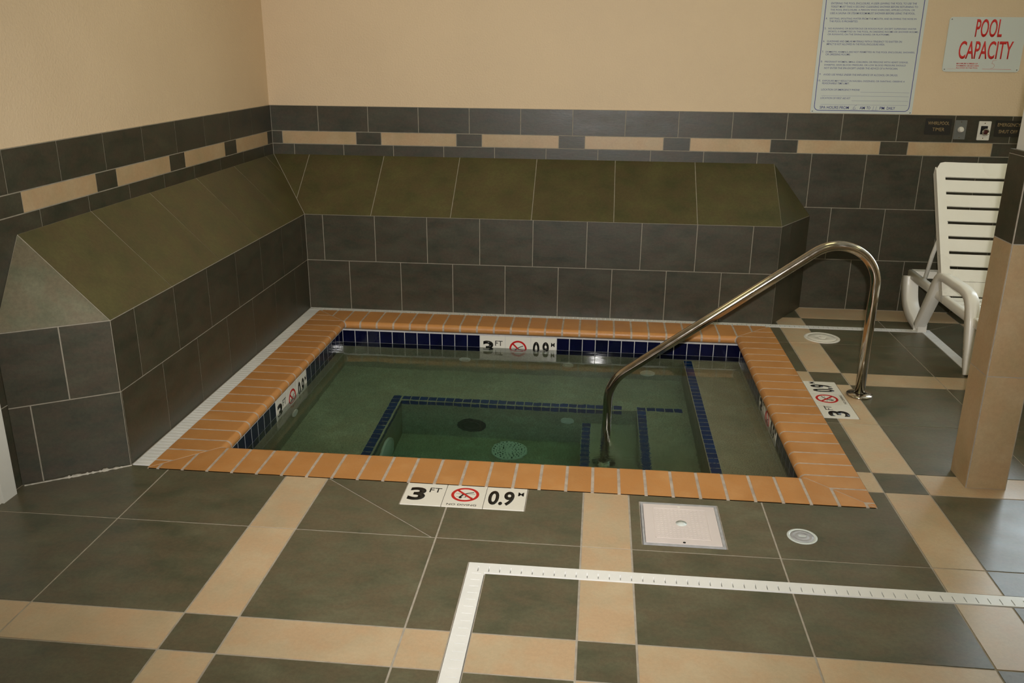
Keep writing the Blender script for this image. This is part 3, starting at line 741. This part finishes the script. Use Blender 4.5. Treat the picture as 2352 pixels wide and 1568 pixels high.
Ls = [("3.", 1.325, 1.336, 1.955), ("ALL USERS OF THE POOL MUST WEAR BATHING ATTIRE AND MUST", 1.347, 1.84, 1.9385), ("TAKE A WARM SHOWER WITH SOAP AND THOROUGHLY RINSE OFF ALL SOAP BEFORE", 1.347, 1.845, 1.9205), ("ENTERING THE POOL ENCLOSURE. A USER LEAVING THE POOL TO USE THE", 1.347, 1.839, 1.900-.0175+.0025),
      ("TOILET MUST TAKE A SECOND CLEANSING SHOWER BEFORE RETURNING TO", 1.347, 1.848, 1.8665), ("THE POOL ENCLOSURE. A PERSON WHO EXERCISES, APPLIES LOTION, OR", 1.347, 1.833, 1.8480), ("USES A SAUNA OR STEAM ROOM MUST SHOWER BEFORE USING THE POOL.", 1.347, 1.838, 1.8300),
      ("4.", 1.325, 1.335, 1.8010), ("SPITTING, SPOUTING WATER FROM THE MOUTH, AND BLOWING THE NOSE IN", 1.347, 1.849, 1.7990), ("THE POOL IS PROHIBITED.", 1.348, 1.515, 1.7845),
      ("5.", 1.325, 1.335, 1.7445), ("NO RUNNING OR BOISTEROUS OR ROUGH PLAY, EXCEPT SUPERVISED WATER", 1.347, 1.857, 1.7430), ("SPORTS, IS PERMITTED IN THE POOL, IN DRESSING ROOMS OR SHOWER ROOMS,", 1.347, 1.872, 1.7260), ("OR RUNWAYS, ON THE DIVING BOARD, OR PLATFORMS.", 1.347, 1.707, 1.7100),
      ("6.", 1.325, 1.335, 1.6720), ("GLASSWARE AND SIMILAR MATERIALS WITH A TENDENCY TO SHATTER ON", 1.347, 1.784, 1.6710), ("IMPACT IS NOT ALLOWED IN THE POOL ENCLOSURE AREA.", 1.347, 1.687, 1.6550),
      ("7.", 1.325, 1.335, 1.6110), ("DOMESTIC ANIMALS ARE NOT PERMITTED IN THE POOL ENCLOSURE, SHOWERS,", 1.347, 1.868, 1.6100), ("OR DRESSING ROOMS.", 1.348, 1.494, 1.5960),
      ("8.", 1.325, 1.335, 1.5550), ("PREGNANT WOMEN, SMALL CHILDREN, OR PERSONS WITH HEART DISEASE,", 1.348, 1.838, 1.5530), ("DIABETES, HIGH BLOOD PRESSURE, OR LOW BLOOD PRESSURE SHOULD", 1.348, 1.826, 1.5350), ("NOT ENTER THE SPA EXCEPT UNDER THE ADVICE OF A PHYSICIAN.", 1.349, 1.783, 1.5170),
      ("9.", 1.325, 1.335, 1.4810), ("AVOID USE WHILE UNDER THE INFLUENCE OF ALCOHOL OR DRUGS.", 1.349, 1.788, 1.4790),
      ("10.", 1.322, 1.337, 1.4440), ("EXPOSURE MAY RESULT IN NAUSEA, DIZZINESS, OR FAINTING. OBSERVE A", 1.348, 1.834, 1.4420), ("REASONABLE TIME LIMIT.", 1.348, 1.510, 1.4280),
      ("LOCATION OF EMERGENCY PHONE", 1.347, 1.575, 1.3910), ("LOCATION OF FIRST AID KIT", 1.348, 1.526, 1.3410)]
text_block([(bd, P(xa, ys, zc_-.0052), X, Z, xb-xa, .0108, .004) for bd, xa, xb, zc_ in Ls], 'small_print', 'smallink', s1, nrm, 0)
for bd, xa, xb in (("SPA HOURS FROM", 1.350, 1.524), ("AM", 1.589, 1.620), ("TO", 1.630, 1.652), ("PM", 1.708, 1.736), ("DAILY", 1.750, 1.799)): text(bd, 'hours_lettering', 'blueink', P(xa, ys, 1.2775), X, Z, w=xb-xa, h=.0165, parent=s1, bold=.008)
for xa, xb, zz_ in ((1.582, 1.870, 1.3775), (1.352, 1.870, 1.3545), (1.535, 1.871, 1.3270), (1.353, 1.868, 1.3025), (1.535, 1.579, 1.274), (1.660, 1.700, 1.2725)):
    mb = MB(); mb.slab(P(xa, ys, zz_), X, Z, nrm, [(0, 0), (xb-xa, 0), (xb-xa, .0011), (0, .0011)], 0, .0003); mb.build('blank_line', 'smallink', s1)
def pen(mbx, pts, w, O_):
    for (ax_, ay), (bx_, by_) in zip(pts[:-1], pts[1:]):
        A_ = O_+X*ax_+Z*ay; B_ = O_+X*bx_+Z*by_; dd = B_-A_; l = dd.length; dd.normalize(); ww = nrm.cross(dd)
        mbx.slab(A_, dd, ww, nrm, [(-w/3, -w/2), (l+w/3, -w/2), (l+w/3, w/2), (-w/3, w/2)], 0, .0004)
mb = MB()
six = [(.022, .026), (.012, .021), (.004, .012), (.001, .005), (.004, .000), (.011, -.001), (.016, .003), (.016, .008), (.011, .010), (.004, .006)]
pen(mb, six, .0013, P(1.548, ys, 1.2760)); mb.build('handwriting', 'blueink', s1); mb = MB(); pen(mb, [(.004, .022), (0, 0)], .0013, P(1.668, ys, 1.2740)); pen(mb, [(.004, .022), (0, 0)], .0013, P(1.685, ys, 1.2735))
mb.build('handwriting', 'blueink', s1)
for sx, sz in ((1.308, 1.262), (1.892, 1.260)):
    mb = MB(); mb.cyl(P(sx, ys, sz), nrm, .0035, .0015, 14); mb.build('screw', 'greyplate', s1)

s2_ = thing('capacity_sign', 'small white sign with red POOL CAPACITY lettering', 'sign', (2.26, yS, 1.66))
x0s, x1s, z0s, z1s = 2.040, 2.482, 1.504, 1.813
mb = MB(); mb.slab(P(x0s, yS, z0s), X, Z, nrm, rrect(x1s-x0s, z1s-z0s, .018), 0, .004); mb.build('panel', 'signwhite', s2_)
ys = yS-.004
text('POOL', 'heading_lettering', 'redink', P(2.196, ys, 1.701), X, Z, w=.152, h=.101, parent=s2_, bold=.012)
text('CAPACITY', 'heading_lettering', 'redink', P(2.119, ys, 1.577), X, Z, w=.306, h=.102, parent=s2_, bold=.012)
text_block([(bd, P(2.118, ys, zz_), X, Z, w0, .0080, .012) for bd, w0, zz_ in (("MAXIMUM NUMBER OF", .122, 1.5470), ("SWIMMERS OR BATHERS", .130, 1.5345), ("ALLOWED IN THE POOL", .126, 1.5220))], 'small_print', 'redink', s2_, nrm, 0)
mb = MB(); mb.slab(P(2.270, ys, 1.5195), X, Z, nrm, [(0, 0), (.165, 0), (.165, .0014), (0, .0014)], 0, .0003); mb.build('blank_line', 'redink', s2_); mb = MB(); mb.slab(P(2.070, ys, 1.5195), X, Z, nrm, [(0, 0), (.045, 0), (.045, .0007), (0, .0007)], 0, .0003); mb.build('blank_line', 'redink', s2_)
mb = MB(); pen(mb, [(.033, .050), (.012, .048), (.009, .030), (.020, .029), (.025, .018), (.020, .006), (.006, .003)], .0014, P(2.312, ys, 1.521)); mb.build('handwriting', 'penred', s2_)
for sx, sz in ((2.053, 1.800), (2.469, 1.800), (2.053, 1.517), (2.469, 1.517)):
    mb = MB(); mb.cyl(P(sx, ys, sz), nrm, .0035, .0015, 14); mb.build('screw', 'greyplate', s2_)

yP = yB+.0008
def plaque(x0, x1_, z0, z1_, lines, label):
    t_ = thing('label_plaque', label, 'plaque', ((x0+x1_)/2, yP, (z0+z1_)/2))
    m_ = MB(); m_.slab(P(x0, yP, z0), X, Z, nrm, rrect(x1_-x0, z1_-z0, .003), 0, .003); m_.build('plate', 'plaque', t_)
    for bd, xa, za, w0 in lines: text(bd, 'lettering', 'plaquetext', P(xa, yP-.003, za), X, Z, w=w0, h=.020, parent=t_, bold=.006)
plaque(1.990, 2.144, 1.133, 1.230, [("WHIRLPOOL", 2.005, 1.192, .126), ("TIMER", 2.036, 1.155, .070)], 'dark plaque lettered WHIRLPOOL TIMER on the wall tile')
plaque(2.402, 2.562, 1.128, 1.224, [("EMERGENCY", 2.414, 1.188, .132), ("SHUT OFF", 2.426, 1.148, .110)], 'dark plaque lettered EMERGENCY SHUT OFF beside the post')
t_ = thing('timer_switch', 'grey wall plate with a round white timer knob', 'switch', (2.198, yP, 1.165))
mb = MB(); mb.slab(P(2.165, yP, 1.108), X, Z, nrm, rrect(.068, .114, .003), 0, .006); mb.build('plate', 'greyplate', t_)
mb = MB(); mb.lathe(P(2.201, yP-.006, 1.166), nrm, [(.018, 0), (.018, .004), (.014, .008), (.013, .020), (.010, .022), (.002, .0225)], 28); mb.build('knob', 'whitepl', t_)
for sz in (1.212, 1.118):
    mb = MB(); mb.cyl(P(2.199, yP-.006, sz), nrm, .003, .001, 12); mb.build('screw', 'steel', t_)
t_ = thing('emergency_button', 'white wall plate with a ringed dark red push button', 'switch', (2.338, yP, 1.162))
mb = MB(); mb.slab(P(2.303, yP, 1.105), X, Z, nrm, rrect(.072, .113, .004), 0, .006); mb.build('plate', 'whitepl', t_)
mb = MB(); mb.slab(P(2.318, yP-.006, 1.140), X, Z, nrm, rrect(.040, .050, .002), 0, .0006); mb.build('window', 'gap', t_)
mb = MB(); mb.lathe(P(2.345, yP-.0066, 1.154), nrm, [(.021, 0), (.021, .014), (.0195, .016), (.0155, .016), (.015, .010)], 30); mb.build('guard_ring', 'steel', t_)
mb = MB(); mb.lathe(P(2.345, yP-.0066, 1.154), nrm, [(.0145, 0), (.0145, .011), (.012, .013), (.001, .0132)], 24); mb.build('push_button', 'knobdark', t_)
for sz in (1.206, 1.117):
    mb = MB(); mb.cyl(P(2.338, yP-.006, sz), nrm, .003, .001, 12); mb.build('screw', 'steel', t_)

# ---------------------------------------------------------------- resin lounge chair
ch = thing('lounge_chair', 'white slatted plastic chaise lounge with raised back half behind the tiled post', 'chair', (2.29, 2.0, 0))
XL_, XR_ = 1.962, 2.618
def ribbon(mbx, path, widths, depth, x0, inward):
    """moulded side-frame bar: path in the y-z plane, given in-plane width, and a depth across x"""
    rows_ = []
    for i_, (yy, zz_) in enumerate(path):
        a_ = V(path[min(i_+1, len(path)-1)])-V(path[max(i_-1, 0)]); a_.normalize(); n2 = V((-a_[1], a_[0]))
        w = widths[i_] if isinstance(widths, (list, tuple)) else widths; b2 = .006
        prof = [(-w/2, b2), (-w/2+b2, 0), (w/2-b2, 0), (w/2, b2), (w/2, depth-b2), (w/2-b2, depth), (-w/2+b2, depth), (-w/2, depth-b2)]
        rows_.append([V((x0+inward*d_, yy+n2[0]*o_, zz_+n2[1]*o_)) for o_, d_ in prof])
    mbx.grid(rows_, closed=True, cap=True, smooth=True)
def cat(pts, n=8):
    out = []
    for i_ in range(len(pts)-1):
        p0_, p1_, p2_, p3_ = [V(pts[max(0, min(len(pts)-1, i_+k))]) for k in (-1, 0, 1, 2)]
        for j_ in range(n):
            t = j_/n; out.append(tuple(.5*((2*p1_)+(p2_-p0_)*t+(2*p0_-5*p1_+4*p2_-p3_)*t*t+(3*p1_-p0_-3*p2_+p3_)*t**3)))
    return out+[tuple(pts[-1])]
def interp(ws, n): 
    out = []
    for i_ in range(len(ws)-1): out += [ws[i_]+(ws[i_+1]-ws[i_])*j_/n for j_ in range(n)]
    return out+[ws[-1]]
for x0, inw in ((XL_, 1), (XR_, -1)):
    # rear loop: from the rail end down, round to the foot, and up to the arm
    mb = MB(); pts = [(2.985, .270), (2.965, .190), (2.915, .110), (2.835, .060), (2.745, .035), (2.690, .020)]
    ribbon(mb, cat(pts), interp([.095, .100, .085, .070, .060, .050], 8), .075, x0, inw)
    mb.box(*sorted((x0+inw*.012, x0+inw*.063)), 2.655, 2.725, .0019, .038); mb.build('leg', 'chairpl', ch)
    mb = MB(); pts = [(2.690, .030), (2.655, .080), (2.600, .170), (2.545, .260), (2.510, .330), (2.470, .385), (2.400, .402), (2.240, .404), (2.100, .400), (2.025, .365), (1.985, .280), (1.950, .160), (1.925, .060), (1.905, .001)]
    ribbon(mb, cat(pts), interp([.050, .060, .068, .072, .066, .055, .044, .044, .046, .060, .068, .062, .048, .036], 8), .058, x0, inw); mb.build('arm', 'chairpl', ch)
    mb = MB(); ribbon(mb, [(2.99, .283), (2.6, .281), (2.2, .277), (1.6, .275), (1.22, .27), (1.10, .262)], .052, .034, x0+inw*.02, inw); mb.build('side_rail', 'chairpl', ch)
    mb = MB(); pts = [(1.20, .26), (1.17, .16), (1.145, .06), (1.135, .001)]; ribbon(mb, cat(pts), interp([.08, .06, .05, .04], 8), .05, x0+inw*.01, inw); mb.build('leg', 'chairpl', ch)
mb = MB(); mb.box(XL_+.05, XR_-.05, 2.955, 3.015, .262, .306); mb.build('rear_crossbar', 'chairpl', ch)
mb = MB(); y = 2.36
mb.box(XL_+.045, XR_-.045, 1.10, 1.15, .262, .292)
while y > 1.16:
    mb.box(XL_+.045, XR_-.045, y-.062, y, .283, .300); y -= .077
mb.build('seat', 'chairpl', ch)
# back: slab with seven slots, rounded top corners
bk0, bk1 = V((0, 2.382, .302)), V((0, 2.800, 1.0)); Wb = (bk1-bk0); Hb = Wb.length; Wb.normalize(); nb_ = X.cross(Wb)
xa, xb = 1.972, 2.608; O_ = V((xa, bk0.y, bk0.z)); wd = xb-xa
mb = MB(); tb = .012
slots = [(.159+.0905*k, .178+.0905*k) for k in range(7)]
edges = [.09]+[s_ for ab in slots for s_ in ab]+[Hb-.055]
sl0, sl1 = 2.022-xa, wd-(2.022-xa)
bow = lambda u: .010*(1-(2*u/wd-1)**2)                  # panel is dished a little
def strip(u0, u1, v0, v1, nseg=10):
    us = [u0+(u1-u0)*k/nseg for k in range(nseg+1)]
    fr = lambda u, v, t: O_+X*u+Wb*v+nb_*(t-bow(u))
    rows_ = [[fr(u, v0, tb), fr(u, v1, tb), fr(u, v1, 0), fr(u, v0, 0)] for u in us]
    mb.grid(rows_, closed=True, cap=True, smooth=False)
strip(0, wd, 0, .086, 14); strip(0, wd, .0885, slots[0][0], 14)
for k in range(7):
    strip(0, sl0, slots[k][0], slots[k][1], 2); strip(sl1, wd, slots[k][0], slots[k][1], 2)
    v1 = slots[k+1][0] if k < 6 else Hb-.05
    strip(0, wd, slots[k][1], v1, 14)
# rounded head
n = 8; rr = .05
cols = []
for k in range(25):
    u = wd*k/24; h_ = rr if rr <= u <= wd-rr else math.sqrt(max(0, rr*rr-(rr-min(u, wd-u))**2))
    cols.append((u, Hb-.05+max(h_, .001)))
fr = lambda u, v, t: O_+X*u+Wb*v+nb_*(t-bow(u))
mb.grid([[fr(u, Hb-.05, tb), fr(u, v, tb), fr(u, v, 0), fr(u, Hb-.05, 0)] for u, v in cols], closed=True, cap=True, smooth=False)
# turned-back side flanges
for u0 in (0, wd-.006):
    mb.slab(O_+X*u0-nb_*.034, Wb, nb_, X, [(0, 0), (Hb-.06, 0), (Hb-.03, .03), (Hb-.03, .036), (0, .036)], 0, .006)
# frame: Wb x nb_ = X
mb.build('backrest', 'chairpl', ch)
for x0 in (2.02, 2.545):
    mb = MB(); tube(mb, [V((x0, 2.62, .68)), V((x0, 2.74, .46)), V((x0, 2.80, .285))], .012, 12); mb.build('prop_strut', 'chairpl', ch)

# ---------------------------------------------------------------- ceiling lights (out of frame)
def light(cx_, cy_, lab):
    t_ = thing('ceiling_light', lab, 'light', (cx_, cy_, zC), 'recessed ceiling lights')
    m_ = MB(); 
    for qd in ((cx_-.31, cx_+.31, cy_-.62, cy_-.59), (cx_-.31, cx_+.31, cy_+.59, cy_+.62), (cx_-.31, cx_-.28, cy_-.59, cy_+.59), (cx_+.28, cx_+.31, cy_-.59, cy_+.59)): m_.box(*qd, zC-.03, zC)
    m_.build('frame', 'frame', t_)
    m_ = MB(); m_.box(cx_-.28, cx_+.28, cy_-.59, cy_+.59, zC-.02, zC); m_.build('diffuser', 'tube', t_)
for cx_, cy_ in ((-.9, 1.55), (1.1, 1.55), (3.4, 1.3), (-.9, -1.8), (1.5, -2.2), (4.2, -2.2)):
    light(cx_, cy_, 'rectangular recessed ceiling light panel above the pool deck')

# ---------------------------------------------------------------- camera
Cpos = V((0.01206, -2.62657, 1.61297))
Fw = V((-.09202815, .94375221, -.3175887)); Rt = V((.99496902, .09983411, .00835514)); Up = V((-.03959136, .31522201, .94819176))
cd = bpy.data.cameras.new('camera'); cd.sensor_width = 36; cd.lens = 2007.1/2352*36; cd.clip_start = .02
cam = bpy.data.objects.new('camera', cd); COL.objects.link(cam)
cam.matrix_world = Matrix(((Rt.x, Up.x, -Fw.x, Cpos.x), (Rt.y, Up.y, -Fw.y, Cpos.y), (Rt.z, Up.z, -Fw.z, Cpos.z), (0, 0, 0, 1)))
S.camera = cam
# the photographer's flash, above and to the right of the lens
ld = bpy.data.lights.new('camera_flash', 'SPOT'); ld.energy = 560; ld.color = (1.0, .97, .94); ld.shadow_soft_size = .022; ld.spot_size = math.radians(87); ld.spot_blend = 1.0
lo = bpy.data.objects.new('camera_flash', ld); COL.objects.link(lo); lo.location = Cpos+Up*.14+Rt*.07
lo.rotation_euler = (Fw+Up*.11-Rt*.04).to_track_quat('-Z', 'Y').to_euler()

wd_ = bpy.data.worlds.new('world'); wd_.use_nodes = True; S.world = wd_
wd_.node_tree.nodes['Background'].inputs[0].default_value = (.6, .7, .8, 1); wd_.node_tree.nodes['Background'].inputs[1].default_value = .3
S.view_settings.view_transform = 'Standard'; S.view_settings.look = 'None'; S.view_settings.gamma = 1; S.view_settings.use_curve_mapping = False
S.view_settings.exposure = 0.0
S.cycles.max_bounces = 10; S.cycles.transmission_bounces = 8; S.cycles.caustics_refractive = True; S.cycles.caustics_reflective = False
S.cycles.sample_clamp_indirect = 6; S.cycles.use_denoising = True; S.cycles.blur_glossy = .3
